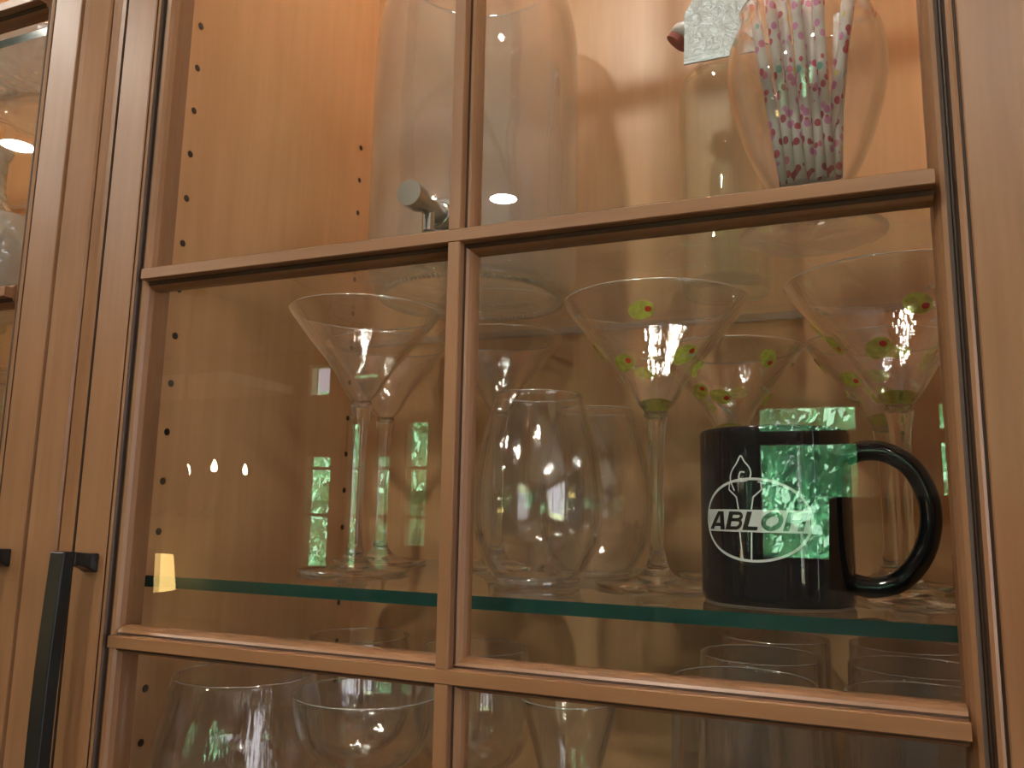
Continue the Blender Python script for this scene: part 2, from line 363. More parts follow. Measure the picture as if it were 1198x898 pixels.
def cabinet(s, label, door_label):
    t = thing('glass_front_cabinet', label, 'cabinet', (0, 0, 0), 'maple cabinets with glass doors')
    def bx(n, x0, x1, y0, y1, z0, z1, m):
        a, b = sorted((X(s, x0), X(s, x1))); bm = NB(); box(bm, a, b, y0, y1, z0, z1); return obj(n, bm, m, t)
    sp = bx('side_panel', -.0175, 0, .013, D + .012, ZBOT, ZT, M['inside_v'])
    bx('side_panel', .50, .516, .013, D + .012, ZBOT, ZT, M['inside_v'])
    bx('back_panel', 0, .50, D, D + .012, ZBOT, ZT, M['inside_v'])
    bx('top_panel', 0, .50, .013, D, ZT - .018, ZT, M['inside_v'])
    bx('bottom_panel', 0, .50, .013, D, ZBOT, ZBOT + .018, M['inside_v'])
    hole = None
    for yy in (.0546, .2612) if s > 0 else ():
        for k in range(-1, 17):
            z = .3288 - .032 * k
            if not (-.16 < z < .34): continue
            if hole is None:
                bm = NB(); tube(bm, [(-.0002, 0, 0), (.0003, 0, 0)], .0023, 14)
                hole = obj('shelf_pin_hole', bm, M['hole'], t); hole['label'] = 'small dark drilled hole'
            else:
                hole = hole.copy(); C.objects.link(hole); hole.parent = t
            hole.location = (0, yy, z)
    for xe in ((-.0175, .0012), (.4988, .5175)):
        bx('face_frame', xe[0], xe[1], .0125, .0335, ZBOT, ZT, M['door_v'])
    # puck lamp under the top
    for lx in (.10, .33):
      pl = bpy.data.objects.new('puck_lamp', None); C.objects.link(pl); pl.parent = t; pl.location = (X(s, lx), .13, ZT - .018)
      bm = NB(); lathe(bm, [(.029, 0), (.036, 0), (.034, -.010), (.029, -.010)], 40, closed=True); obj('lamp_rim', bm, M['chrome'], pl, True)
      bm = NB(); lathe(bm, [(0, -.007), (.029, -.007), (.029, -.003), (0, -.003)], 40); obj('lamp_lens', bm, M['lens'], pl)
    # door
    d = bpy.data.objects.new('door', None); C.objects.link(d); d.parent = t; d['label'] = door_label
    bm = NB(); prism(bm, STILE, 'z', ZBOT, ZT, s, (0 if s > 0 else -.037, 0), SM); obj('stile', bm, [M['door_v'], M['glaze']], d)
    off = GX0 + GX1
    bm = NB(); prism(bm, STILE, 'z', ZBOT, ZT, -s, (off if s > 0 else -.037 - off, 0), SM); obj('stile', bm, [M['door_v'], M['glaze']], d)
    xa, xb = sorted((X(s, GX0), X(s, GX1)))
    bm = NB(); box(bm, xa, xb, -.008, .010, ZT - .06, ZT); obj('rail', bm, M['door_h'], d)
    bm = NB(); box(bm, xa, xb, -.008, .010, ZBOT, ZBOT + .06); obj('rail', bm, M['door_h'], d)
    for z in MZ:
        bm = NB(); prism(bm, MUN, 'x', xa, xb, 1, (z, 0), MM)
        obj('muntin', bm, [M['door_h'], M['glaze']], d)
    ends = [ZT - .06] + MZ + [ZBOT + .06]
    for a, b in zip(ends, ends[1:]):
        bm = NB(); prism(bm, MUN, 'z', b + .0033, a - .0033, 1, (X(s, MX), .0003), MM)
        obj('muntin', bm, [M['door_v'], M['glaze']], d)
    for x0, x1 in ((GX0, MX), (MX, GX1)):
        for a, b in zip(ends, ends[1:]):
            p, q = sorted((X(s, x0), X(s, x1)))
            bm = NB(); box(bm, p + .001, q - .001, 0.0008, .0030, b + .001, a - .001); obj('glass_pane', bm, M['pane'], d)
    # handle: square bar with flared feet
    hb = NB(); hx = X(s, .0168)
    def ring4(pts): return [hb.verts.new(p) for p in pts]
    def loft(rings):
        for a, b in zip(rings, rings[1:]):
            for i in range(4): hb.faces.new((a[i], a[(i + 1) % 4], b[(i + 1) % 4], b[i]))
        hb.faces.new(rings[0][::-1]); hb.faces.new(rings[-1])
    for zc, sg in ((-.0385, 1), (-.2085, -1)):
        rs = []
        for yy, w, hh, dz in ((-.0082, .0056, .0052, 0), (-.0095, .0056, .0052, 0), (-.013, .0050, .0042, .001), (-.018, .0050, .0036, .0022), (-.0235, .0052, .0036, .0030)):
            z = zc + sg * dz
            rs.append(ring4([(hx - w, yy, z - hh), (hx + w, yy, z - hh), (hx + w, yy, z + hh), (hx - w, yy, z + hh)]))
        loft(rs)
    rs = []
    for k in range(13):
        u = k / 12; z = -.0318 - u * (.2085 + .0385 - 2 * .0067 + .0)   # slight outward bow
        z = -.0318 + u * (-.2152 + .0318)
        bow = -.0028 * math.sin(PI * u)
        rs.append(ring4([(hx - .0052, -.0230 + bow, z), (hx + .0052, -.0230 + bow, z), (hx + .0052, -.0305 + bow, z), (hx - .0052, -.0305 + bow, z)]))
    loft(rs)
    bmesh.ops.recalc_face_normals(hb, faces=hb.faces)
    ho = obj('handle', hb, M['black_metal'], d); ho['label'] = 'black square bar pull'
    bv = ho.modifiers.new('b', 'BEVEL'); bv.width = .0008; bv.segments = 2; bv.limit_method = 'ANGLE'
    return t
cabinet(1, 'maple cabinet with the gridded glass door and black mug inside, filling the middle', 'gridded glass door')
cabinet(-1, 'neighbouring maple cabinet cut off at the left edge, holding crystal ware', 'gridded glass door')

SZ, SZU, SZL = -.0485, .1465, -.27
def shelf(s, z, lab, y0=.034):
    a, b = sorted((X(s, .0008), X(s, .4992))); th = .0066
    bm = NB(); box(bm, a, b, y0, D - .001, z - th, z)
    for f in bm.faces:
        if abs(f.calc_center_median().y - y0) < 1e-5: f.material_index = 1
        if abs(f.calc_center_median().y - D + .001) < 1e-5: f.material_index = 2
    bmesh.ops.recalc_face_normals(bm, faces=bm.faces)
    o = obj('glass_shelf', bm, [M['shelf'], M['edge'], M['rim']])
    tag(o, lab, 'shelf', 'glass cabinet shelves'); return o
shelf(1, SZ, 'glass shelf with green front edge under the martini glasses and mug')
shelf(1, SZU, 'upper glass shelf carrying the drink dispenser, bottle and straw vase')
shelf(1, SZL, 'lowest glass shelf of the middle cabinet under the wine glasses')
shelf(-1, SZU, 'glass shelf in the left cabinet carrying crystal ware')
shelf(-1, .345, 'highest glass shelf in the left cabinet, teal edge at the top left corner')
shelf(-1, SZ, 'lower glass shelf in the left cabinet, mostly behind the door stile')

# ---------------------------------------------------------------- glassware
def martini(name, lab, loc, r, zrim, group=None, olives=0, seed=1, foot=.036):
    """zrim: rim height above the shelf."""
    t = thing(name, lab, 'glass', loc, group)
    hb = zrim - r * 1.24        # cone tip height
    bm = NB()
    shell(bm, [(.0035, hb - .001), (.0075, hb + .004), (.012, hb + .0095), (r * .4, hb + r * .475), (r * .7, hb + r * .845), (r, zrim)], .0010, 80, 5)
    obj('bowl', bm, [M['crystal'], M['rim']], t, True)
    bm = NB()
    st = smoothpath([(foot - .0006, .0012), (foot, .0022), (foot * .7, .0034), (foot * .35, .0062), (.0075, .0105), (.0052, .017), (.0042, .030), (.0040, .05), (.0044, hb - .030), (.0056, hb - .012), (.0072, hb - .0015), (.0068, hb + .003)], 5)
    lathe(bm, [(0, .0006), (foot * .5, .0008), (foot - .0006, .0002)] + st + [(0, hb + .001)], 56)
    obj('stem', bm, M['solid'], t, True)
    if olives:
        bm = NB(); lathe(bm, [(0, hb + .0012), (.0062, hb + .0035), (.0100, hb + .0088), (.006, hb + .0105), (0, hb + .0095)], 32)
        o = obj('bowl_bottom', bm, M['lime'], t, True); o['label'] = 'lime green bowl bottom'
        rnd = random.Random(seed)
        L0 = Vector((r, zrim)) - Vector((.012, hb + .0095)); 
        def pt(th, v, offo=.0005):
            rr = .012 + L0.x * v + offo * .75; zz = hb + .0095 + L0.y * v - offo * .6
            return Vector((rr * math.cos(th), rr * math.sin(th), zz))
        def patch(th, v, a, b, ang, m, nm, off, n=16):
            bm = NB(); Ls = L0.length
            rloc = .012 + L0.x * v
            def q(u, w):
                x = u * math.cos(ang) - w * math.sin(ang); y = u * math.sin(ang) + w * math.cos(ang)
                return bm.verts.new(pt(th + x / rloc, v + y / Ls, off))
            c = q(0, 0); prev = [c] * n
            for rr in (.5, 1):
                ring = [q(a * rr * math.cos(2 * PI * i / n), b * rr * math.sin(2 * PI * i / n)) for i in range(n)]
                for i in range(n):
                    j = (i + 1) % n
                    if prev[0] is c: bm.faces.new((c, ring[i], ring[j]))
                    else: bm.faces.new((prev[i], ring[i], ring[j], prev[j]))
                prev = ring
            return obj(nm, bm, m, t)
        k = 0
        for i in range(olives):
            th = 2 * PI * i / olives + rnd.uniform(-.15, .15); v = (.30, .72, .48)[i % 3] + rnd.uniform(-.08, .08); an = rnd.uniform(-.9, .9)
            o = patch(th, v, .0074, .0056, an, M['olive_p'], 'painted_olive', .0006)
            e = .0040; u, w = e * math.cos(an), e * math.sin(an)
            patch(th + u / (.012 + L0.x * v), v + w / L0.length, .0020, .0018, 0, M['olive_red'], 'painted_pimento', .0008, 10).parent = o
        for i in range(olives - 2):
            th = 2 * PI * (i + .33) / (olives - 2) + rnd.uniform(-.3, .3); v = rnd.uniform(.15, .85)
            patch(th, v, .0062, .0013, rnd.uniform(-1.2, 1.2), M['leaf_p'], 'painted_leaf', .0006, 12)
    return t
def paint(name, col, tr):
    m, N, L = mat(name); b = N.new('ShaderNodeAddShader'); d_ = N.new('ShaderNodeBsdfDiffuse'); e_ = N.new('ShaderNodeBsdfTranslucent'); d_.inputs[0].default_value = (*[c * .6 for c in col], 1); e_.inputs[0].default_value = (*[c * .6 for c in col], 1); L.new(d_.outputs[0], b.inputs[0]); L.new(e_.outputs[0], b.inputs[1])
    t = N.new('ShaderNodeBsdfTransparent'); t.inputs[0].default_value = (0.75 + col[0] * .3, 0.8 + col[1] * .2, .7, 1); mx = N.new('ShaderNodeMixShader')
    tc = N.new('ShaderNodeTexCoord'); no = N.new('ShaderNodeTexNoise'); no.inputs['Scale'].default_value = 260
    L.new(tc.outputs['Object'], no.inputs['Vector'])
    mm = N.new('ShaderNodeMath'); mm.operation = 'MULTIPLY_ADD'; mm.inputs[1].default_value = .9; mm.inputs[2].default_value = tr - .45; mm.use_clamp = True
    L.new(no.outputs[0], mm.inputs[0]); L.new(mm.outputs[0], mx.inputs[0]); L.new(b.outputs[0], mx.inputs[1]); L.new(t.outputs[0], mx.inputs[2]); L.new(mx.outputs[0], N['Material Output'].inputs[0])
    return m
M['olive_p'] = paint('olive_glass_paint', (0.60, 0.78, 0.12), .30)
M['leaf_p'] = paint('leaf_glass_paint', (0.80, 0.86, 0.76), .45)
G1 = 'plain martini glasses'; G2 = 'olive painted martini glasses'
martini('martini_glass', 'plain clear martini glass at the front left of the shelf', (.1045, .1215, SZ), .0520, .1760, G1)
martini('martini_glass', 'plain martini glass directly behind the front left one, its rim hidden', (.0655, .218, SZ), .0505, .1745, G1)
martini('martini_glass', 'plain martini glass behind the front stemless wine glass', (.1650, .220, SZ), .0490, .1745, G1)
martini('painted_martini_glass', 'martini glass painted with green olives, left of the black mug', (.3050, .132, SZ), .0560, .1690, G2, 9, 3)
martini('painted_martini_glass', 'olive painted martini glass behind the mug, only its bowl showing', (.3370, .2270, SZ), .0500, .1560, G2, 8, 12)
martini('painted_martini_glass', 'olive painted martini glass standing behind the mug handle, cut by the right stile', (.4370, .131, SZ), .0570, .1700, G2, 9, 21)
martini('painted_martini_glass', 'olive painted martini glass at the far back right corner, behind another', (.4335, .226, SZ), .0470, .1560, G2, 8, 33)

def vessel(name, lab, loc, pts, th, base_th, group=None, m='crystal', cat='glass', n=72, base_r=None, sm='base'):
    t = thing(name, lab, cat, loc, group)
    bm = NB(); shell(bm, pts, th, n, 6); obj('bowl', bm, [M[m], M['rim']], t, True)
    br = base_r or pts[0][0]
    bm = NB(); lathe(bm, [(0, .0012), (br * .7, .0006), (br * .96, 0), (br, .0012), (pts[0][0] + .0005, base_th), (br * .8, base_th + .0006), (br * .4, base_th - .0004), (0, base_th - .0006)], 56)
    obj('base', bm, M[sm], t, True)
    return t
GS = 'stemless wine glasses'
sg = vessel('stemless_wine_glass', 'large stemless wine glass, front of the two beside the middle muntin', (.2400, .105, SZ),
            [(.0250, .0045), (.0300, .0120), (.0360, .0260), (.0385, .0420), (.0378, .0600), (.0335, .0840), (.0265, .1110)], .0011, .0055, GS)
dup(sg, (.2520, .183, SZ), 'stemless wine glass behind and right of the other stemless one')

GW = 'wine glasses on the lowest shelf'
def wine(name, lab, loc, pts, foot, group):
    t = thing(name, lab, 'glass', loc, group); hb = pts[0][1]
    bm = NB(); shell(bm, pts, .0010, 72, 6); obj('bowl', bm, [M['crystal'], M['rim']], t, True)
    st = smoothpath([(foot - .0006, .001), (foot, .002), (foot * .6, .0034), (foot * .3, .006), (.006, .011), (.0042, .022), (.0036, hb * .6), (.0050, hb - .008), (pts[0][0] + .001, hb)], 5)
    bm = NB(); lathe(bm, [(0, .0006), (foot - .0006, .0002)] + st + [(0, hb + .0008)], 48); obj('stem', bm, M['solid'], t, True)
    return t
def P_(l, dz): return [(r, z + dz) for r, z in l]
wine('wine_glass', 'big round wine glass at the bottom left corner of the cabinet', (.0600, .074, SZL),
     [(.004, .068), (.020, .071), (.040, .088), (.0500, .108), (.0505, .122), (.0470, .142), (.0420, .162)], .036, GW)
wine('champagne_coupe', 'wide shallow coupe glass in front, right of the big round wine glass', (.1500, .072, SZL),
     [(.004, .112), (.014, .116), (.028, .125), (.0370, .137), (.0408, .149), (.0424, .160)], .034, None)
w3 = wine('wine_glass', 'round wine glass at the back left, rim showing just above the lower muntin', (.0540, .212, SZL),
     [(.004, .078), (.018, .081), (.034, .094), (.0410, .112), (.0425, .128), (.0410, .148), (.0385, .166)], .034, GW)
dup(w3, (.1560, .205, SZL), 'round wine glass directly behind the vertical muntin at the bottom')
wine('flared_glass', 'tall flared glass low in the bottom right pane beside the muntin', (.2560, .120, SZL),
     [(.005, .070), (.010, .076), (.0150, .096), (.0195, .125), (.0290, .158)], .033, None)
GT = 'clear tumblers on the lowest shelf'
tb = None
for i, (x, y, lab) in enumerate([(.3580, .080, 'clear tumbler at the front of the left row, below the mug'), (.3590, .160, 'clear tumbler in the middle of the left row, below the mug'),
                      (.3610, .239, 'clear tumbler at the back of the left row against the back panel'), (.4380, .080, 'clear tumbler at the front beside the right stile'),
                      (.4400, .160, 'clear tumbler in the middle of the right row beside the stile'), (.4410, .239, 'clear tumbler at the back of the right row')]):
    if tb is None: tb = vessel('tumbler', lab, (x, y, SZL), [(.0290, .006), (.0330, .020), (.0372, .060), (.0375, .100), (.0355, .145), (.0345, .184)], .0011, .008, GT)
    else: dup(tb, (x, y, SZL), lab)

# drink dispenser
t = thing('drink_dispenser', 'large clear glass drink dispenser with a metal spigot on the upper shelf', 'dispenser', (.1580, .180, SZU))
bm = NB(); shell(bm, [(.0690, .0040), (.0745, .0100), (.0775, .0220), (.0780, .060), (.0780, .120), (.0780, .180), (.0770, .205), (.0735, .2240), (.0700, .2360), (.0690, .2500), (.0690, .2750)], .0032, 96, 6)
obj('jar', bm, [M['bubbly'], M['rim']], t, True)
bm = NB(); lathe(bm, [(0, .004), (.050, .0036), (.060, .0005), (.0690, 0), (.0720, .003), (.0700, .009), (.058, .0075), (0, .0078)], 96); obj('base', bm, M['greenish'], t, True)
bm = NB()
for i in range(110):      # moulded bead ring under the base
    a = 2 * PI * i / 110; c = Vector((.0640 * math.cos(a), .0640 * math.sin(a), .0022))
    bmesh.ops.create_icosphere(bm, subdivisions=1, radius=.0021, matrix=Matrix.Translation(c) @ Matrix.Rotation(a + .6, 4, 'Z') @ Matrix.Diagonal((1.5, .6, .8, 1)))
obj('moulded_ring', bm, M['mint'], t, True)
sp = NB()
def cyl(bm, p0, p1, r0, r1=None, n=28): tube(bm, [p0, p1], [r0, r1 if r1 is not None else r0], n)
sx_, sz_ = .0130, .0370
by = -.0745
cyl(sp, (sx_, by, sz_), (sx_, by - .004, sz_), .0125); cyl(sp, (sx_, by - .004, sz_), (sx_, by - .008, sz_), .0095, .0080)
cyl(sp, (sx_, by - .008, sz_), (sx_, by - .033, sz_), .0058); cyl(sp, (sx_, by - .020, sz_), (sx_, by - .020, sz_ - .0165), .0045, .0040)
so = obj('spigot', sp, M['chrome'], t, False); so['label'] = 'brushed metal spigot'
bm = NB(); cyl(bm, (sx_, by - .033, sz_), (sx_, by - .046, sz_), .0078, .0082); obj('knob', bm, M['chrome'], so)
for o in (so,):
    bv = o.modifiers.new('b', 'BEVEL'); bv.width = .0006; bv.segments = 2; bv.limit_method = 'ANGLE'

# swing-top bottle with a metal tag
t = thing('swing_top_bottle', 'clear glass bottle with an embossed metal tag round its neck', 'bottle', (.3370, .2215, SZU))
bm = NB(); shell(bm, [(.0285, .003), (.0305, .008), (.0312, .020), (.0312, .080), (.0312, .145), (.0290, .160), (.0200, .172), (.0145, .182), (.0125, .200), (.0125, .222), (.0140, .226), (.0138, .232)], .0022, 64, 6)
obj('body', bm, [M['greenish'], M['rim']], t, True)
bm = NB(); lathe(bm, [(0, .006), (.016, .004), (.024, .0005), (.0285, 0), (.0305, .005), (.027, .010), (.018, .0095), (0, .012)], 56); obj('base', bm, M['greenish'], t, True)
bm = NB(); st_c = Vector((-.026, -.016, .194))
tube(bm, [st_c + Vector((-.004, 0, -.0045)), st_c + Vector((-.001, 0, -.001))], [.0085, .0085], 24)
so = obj('stopper_gasket', bm, M['rubber'], t)
bm = NB(); tube(bm, [st_c + Vector((-.001, 0, -.001)), st_c + Vector((.002, 0, .003)), st_c + Vector((.005, 0, .0065)), st_c + Vector((.007, 0, .0085))], [.0088, .0092, .0075, .003], 24); obj('stopper', bm, M['porcelain'], t, True)
bm = NB(); tube(bm, [st_c + Vector((.003, .001, .004)), st_c + Vector((.010, .004, .018)), (-.0130, 0, .220), (-.0130, 0, .205)], .0009, 8)
tube(bm, [(.0135 * math.cos(a * PI / 16), .0135 * math.sin(a * PI / 16), .212) for a in range(33)], .0009, 8); obj('wire_bail', bm, M['chrome'], t, True)
# tag: hexagonal plate with scrolled relief
m, N, L = mat('embossed_tin'); b = N['Principled BSDF']; b.inputs['Base Color'].default_value = (.36, .41, .41, 1); b.inputs['Metallic'].default_value = .45; b.inputs['Roughness'].default_value = .38
tc = N.new('ShaderNodeTexCoord'); wv = N.new('ShaderNodeTexNoise'); wv.inputs['Scale'].default_value = 130; wv.inputs['Distortion'].default_value = 4.5; wv.inputs['Detail'].default_value = 0
bp = N.new('ShaderNodeBump'); bp.inputs['Strength'].default_value = .45; bp.inputs['Distance'].default_value = .0012
L.new(tc.outputs['Object'], wv.inputs['Vector']); L.new(wv.outputs[0], bp.inputs['Height']); L.new(bp.outputs[0], b.inputs['Normal']); M['tag'] = m
tx, ty = .005, -.0325
out = [(-.0265, .162), (.0215, .162), (.0215, .206), (.008, .232), (-.010, .232), (-.0265, .204)]
bm = NB(); A = [bm.verts.new((tx + u, ty - (w - .162) * -.12 - .0006, w)) for u, w in out]; B = [bm.verts.new((tx + u, ty - (w - .162) * -.12 + .0006, w)) for u, w in out]
bm.faces.new(A); bm.faces.new(B[::-1])
for i in range(6): bm.faces.new((A[i], B[i], B[(i + 1) % 6], A[(i + 1) % 6]))
o = obj('hang_tag', bm, M['tag'], t); o['label'] = 'embossed silvery metal tag'
bm = NB(); tube(bm, [(.004, -.0245, .229), (.006, -.018, .236), (.004, -.012, .225), (.0, -.0135, .215)], .0007, 8); obj('tag_cord', bm, M['porcelain'], t, True)

# footed vase with paper straws
VX, VY = .3975, .1120
t = thing('footed_glass_vase', 'tulip shaped footed glass vase full of patterned straws, upper right', 'vase', (VX, VY, SZU))
bm = NB(); shell(bm, [(.0075, .0165), (.0150, .0205), (.0230, .0310), (.0330, .0520), (.0408, .0780), (.0432, .0960), (.0420, .1120), (.0380, .1240), (.0358, .1310), (.0362, .1360)], .0016, 80, 6)
obj('bowl', bm, [M['clear_thick'], M['rim']], t, True)
bm = NB(); lathe(bm, smoothpath([(0, .0030), (.018, .0028), (.0300, .0006), (.0370, 0), (.0385, .0018), (.0330, .0048), (.0220, .0075), (.0125, .0115), (.0085, .0150), (.0075, .0180), (0, .0195)], 4), 72)
obj('foot', bm, M['base'], t, True)
def straw_mat():
    m, N, L = mat('paper_straw_print'); b = N['Principled BSDF']; b.inputs['Roughness'].default_value = .6
    tc = N.new('ShaderNodeTexCoord'); mp = N.new('ShaderNodeMapping'); mp.inputs['Scale'].default_value = (200, 200, 150)
    oi = N.new('ShaderNodeObjectInfo'); ad = N.new('ShaderNodeVectorMath'); ad.operation = 'ADD'
    L.new(tc.outputs['Object'], mp.inputs['Vector']); L.new(mp.outputs[0], ad.inputs[0]); L.new(oi.outputs['Random'], ad.inputs[1])
    v = N.new('ShaderNodeTexVoronoi'); v.inputs['Scale'].default_value = 1.0; L.new(ad.outputs[0], v.inputs['Vector'])
    r1 = N.new('ShaderNodeValToRGB'); r1.color_ramp.interpolation = 'CONSTANT'; e = r1.color_ramp.elements
    e[0].color = (1, 1, 1, 1); e[1].position = .36; e[1].color = (0, 0, 0, 1)
    L.new(v.outputs['Distance'], r1.inputs[0])
    r2 = N.new('ShaderNodeValToRGB'); r2.color_ramp.interpolation = 'CONSTANT'; e = r2.color_ramp.elements
    e[0].color = (.62, .05, .10, 1); e[1].position = .3; e[1].color = (.80, .22, .38, 1)
    for p, c in ((.5, (.45, .03, .07, 1)), (.64, (.20, .55, .50, 1)), (.74, (.80, .70, .20, 1)), (.82, (.72, .25, .55, 1))):
        q = e.new(p); q.color = c
    sr = N.new('ShaderNodeSeparateColor'); L.new(v.outputs['Color'], sr.inputs[0]); L.new(sr.outputs[0], r2.inputs[0])
    mx = N.new('ShaderNodeMix'); mx.data_type = 'RGBA'; L.new(r1.outputs[0], mx.inputs[0]); mx.inputs[6].default_value = (.80, .76, .72, 1); L.new(r2.outputs[0], mx.inputs[7])
    L.new(mx.outputs[2], b.inputs['Base Color']); return m
M['straw'] = straw_mat()
ST = [((-.0130, -.004, .030), (-.0270, -.012, .1405)), ((-.0085, -.008, .0285), (-.0190, -.016, .160)), ((-.0040, -.011, .029), (-.0130, .000, .165)),
      ((.0010, -.009, .0285), (-.0050, -.010, .168)), ((.0060, -.010, .029), (.0015, .006, .158)), ((.0105, -.005, .030), (.0070, -.006, .170)),
      ((.0140, -.002, .032), (.0190, .010, .1350)), ((.0115, .003, .032), (.0265, .000, .166)), ((.0060, .002, .028), (.0290, -.006, .157)), ((-.0040, .000, .027), (-.0160, .010, .1200)),
      ((-.0090, .004, .029), (-.0200, .018, .163)), ((.0000, .009, .030), (.0100, .020, .164))]
for i, (a, b_) in enumerate(ST):
    a = Vector(a) + Vector((VX, VY, SZU)); b_ = Vector(b_) + Vector((VX, VY, SZU)); d = (b_ - a); Ls = d.length
    bm = NB(); lathe(bm, [(.0030, 0), (.0030, Ls * .33), (.0030, Ls * .66), (.0030, Ls), (.0026, Ls), (.0026, 0)], 20, closed=True)
    o = obj('paper_straw', bm, M['straw'], None, True); o.location = a; o.rotation_mode = 'QUATERNION'; o.rotation_quaternion = d.to_track_quat('Z', 'Y')
    lab = ['white paper straw with red hearts leaning farthest left in the vase', 'patterned paper straw second from the left in the vase', 'patterned paper straw third from the left in the vase',
           'patterned paper straw left of centre in the vase', 'patterned paper straw in the centre of the bunch', 'straight patterned paper straw right of centre in the vase',
           'short patterned paper straw on the right side of the bunch', 'patterned paper straw leaning right behind the others', 'patterned paper straw leaning farthest right in the vase',
           'short patterned paper straw in the middle left of the bunch', 'patterned paper straw at the back left of the bunch', 'patterned paper straw at the very back of the bunch'][i]
    tag(o, lab, 'straw', 'patterned paper straws in the vase')

# ---------------------------------------------------------------- black mug
MUGX, MUGY, MR, MH = .3748, .0870, .0366, .0850
t = thing('coffee_mug', 'black coffee mug with an oval white logo standing on the glass shelf', 'mug', (MUGX, MUGY, SZ))
bm = NB()
o_ = [(0, .0012), (.030, .0010), (.0330, 0), (.0350, .0004), (.0362, .0020), (.0366, .0050), (.0366, .030), (.0366, .060), (.0366, .0825), (.0363, .0843), (.0354, .0850), (.0345, .0844), (.0340, .0825), (.0338, .060), (.0338, .012), (.031, .0065), (0, .0055)]
lathe(bm, o_, 96); obj('body', bm, M['mug'], t, True)
bm = NB(); lathe(bm, [(.0335, .0000), (.0352, .0003), (.0352, .0010), (.0335, .0008)], 96, closed=True); obj('foot_ring', bm, M['mug_foot'], t, True)
hang = math.radians(-2)
hp = smoothpath([(.0345, .0720), (.0420, .0745), (.0520, .0738), (.0625, .0670), (.0690, .0540), (.0700, .0400), (.0655, .0250), (.0560, .0135), (.0440, .0095), (.0345, .0110)], 6)
bm = NB(); tube(bm, [(u * math.cos(hang), u * math.sin(hang), w) for u, w in hp], .0050, 20)
for v in bm.verts: v.co.y *= 1.25
obj('handle', bm, M['mug'], t, True)
# printed logo wrapped on the mug
LA = math.radians(-90 - 12); LZ = .0405
def wrap(bm, off):
    for v in bm.verts:
        th = LA + v.co.x / MR; r = MR + off + 0.0
        v.co = Vector((r * math.cos(th), r * math.sin(th), LZ + v.co.y))
def dice(bm, w=.06, st=.0015):
    x = -w
    while x < w:
        g = list(bm.verts) + list(bm.edges) + list(bm.faces)
        bmesh.ops.bisect_plane(bm, geom=g, plane_co=(x, 0, 0), plane_no=(1, 0, 0)); x += st
EA, EB = .0272, .0190
def ribbon(bm, pts, w, closed=False):
    n = len(pts); L_ = []; R_ = []
    for i in range(n):
        a = Vector(pts[(i - 1) % n] if closed or i > 0 else pts[i]); b = Vector(pts[(i + 1) % n] if closed or i < n - 1 else pts[i])
        d = (b - a).normalized(); nn = Vector((-d.y, d.x)); p = Vector(pts[i])
        L_.append(bm.verts.new((*(p + nn * w / 2), 0))); R_.append(bm.verts.new((*(p - nn * w / 2), 0)))
    for i in range(n if closed else n - 1):
        j = (i + 1) % n; bm.faces.new((L_[i], L_[j], R_[j], R_[i]))
bm = NB(); ribbon(bm, [(EA * math.cos(2 * PI * i / 96), EB * math.sin(2 * PI * i / 96)) for i in range(96)], .0012, True); wrap(bm, .00015)
obj('logo_oval', bm, M['mug_print'], t)
bm = NB(); n = 60; z0, z1 = -.0058, .0046; Tp, Bt = [], []
for i in range(n + 1):
    f = -1 + 2 * i / n
    xt = f * EA * math.sqrt(1 - (z1 / EB) ** 2); xb = f * EA * math.sqrt(1 - (z0 / EB) ** 2)
    Tp.append(bm.verts.new((xt, z1, 0))); Bt.append(bm.verts.new((xb, z0, 0)))
for i in range(n): bm.faces.new((Bt[i], Bt[i + 1], Tp[i + 1], Tp[i]))
wrap(bm, .00018); obj('logo_band', bm, M['mug_print'], t)
# torch figure outline
flame = [(-.0085, .0135), (-.0105, .0185), (-.0098, .0225), (-.0070, .0265), (-.0048, .0300), (-.0030, .0272), (-.0008, .0245), (.0000, .0215), (-.0010, .0190), (-.0035, .0180), (-.0058, .0195), (-.0052, .0222), (-.0030, .0222)]
bm = NB(); ribbon(bm, [(p[0], p[1]) for p in smoothpath(flame, 4)], .0007)
ribbon(bm, [(-.0110, .0175), (-.0115, .0140), (-.0075, .0105), (-.0066, .0048)], .0007); ribbon(bm, [(.0045, .0175), (.0047, .0140), (.0008, .0105), (-.0002, .0048)], .0007)
ribbon(bm, [(-.0115, .0175), (-.005, .0180), (.0045, .0175)], .0007)
ribbon(bm, [(-.0062, -.0058), (-.0050, -.0188)], .0007); ribbon(bm, [(-.0004, -.0058), (-.0008, -.0190)], .0007)
wrap(bm, .00016); obj('logo_torch', bm, M['mug_print'], t)
bm = NB()
LH, LW = .0086, .0098; x_ = -.0236
def lp(u, w): return ((x_ + u * lw_) + .30 * (w - .5) * LH, (w - .5) * LH - .0006)
def lq(*p): bm.faces.new([bm.verts.new((*lp(u, w), 0)) for u, w in p])
def lrib(pts, wd): 
    q = [lp(u, w) for u, w in pts]; ribbon(bm, q, wd)
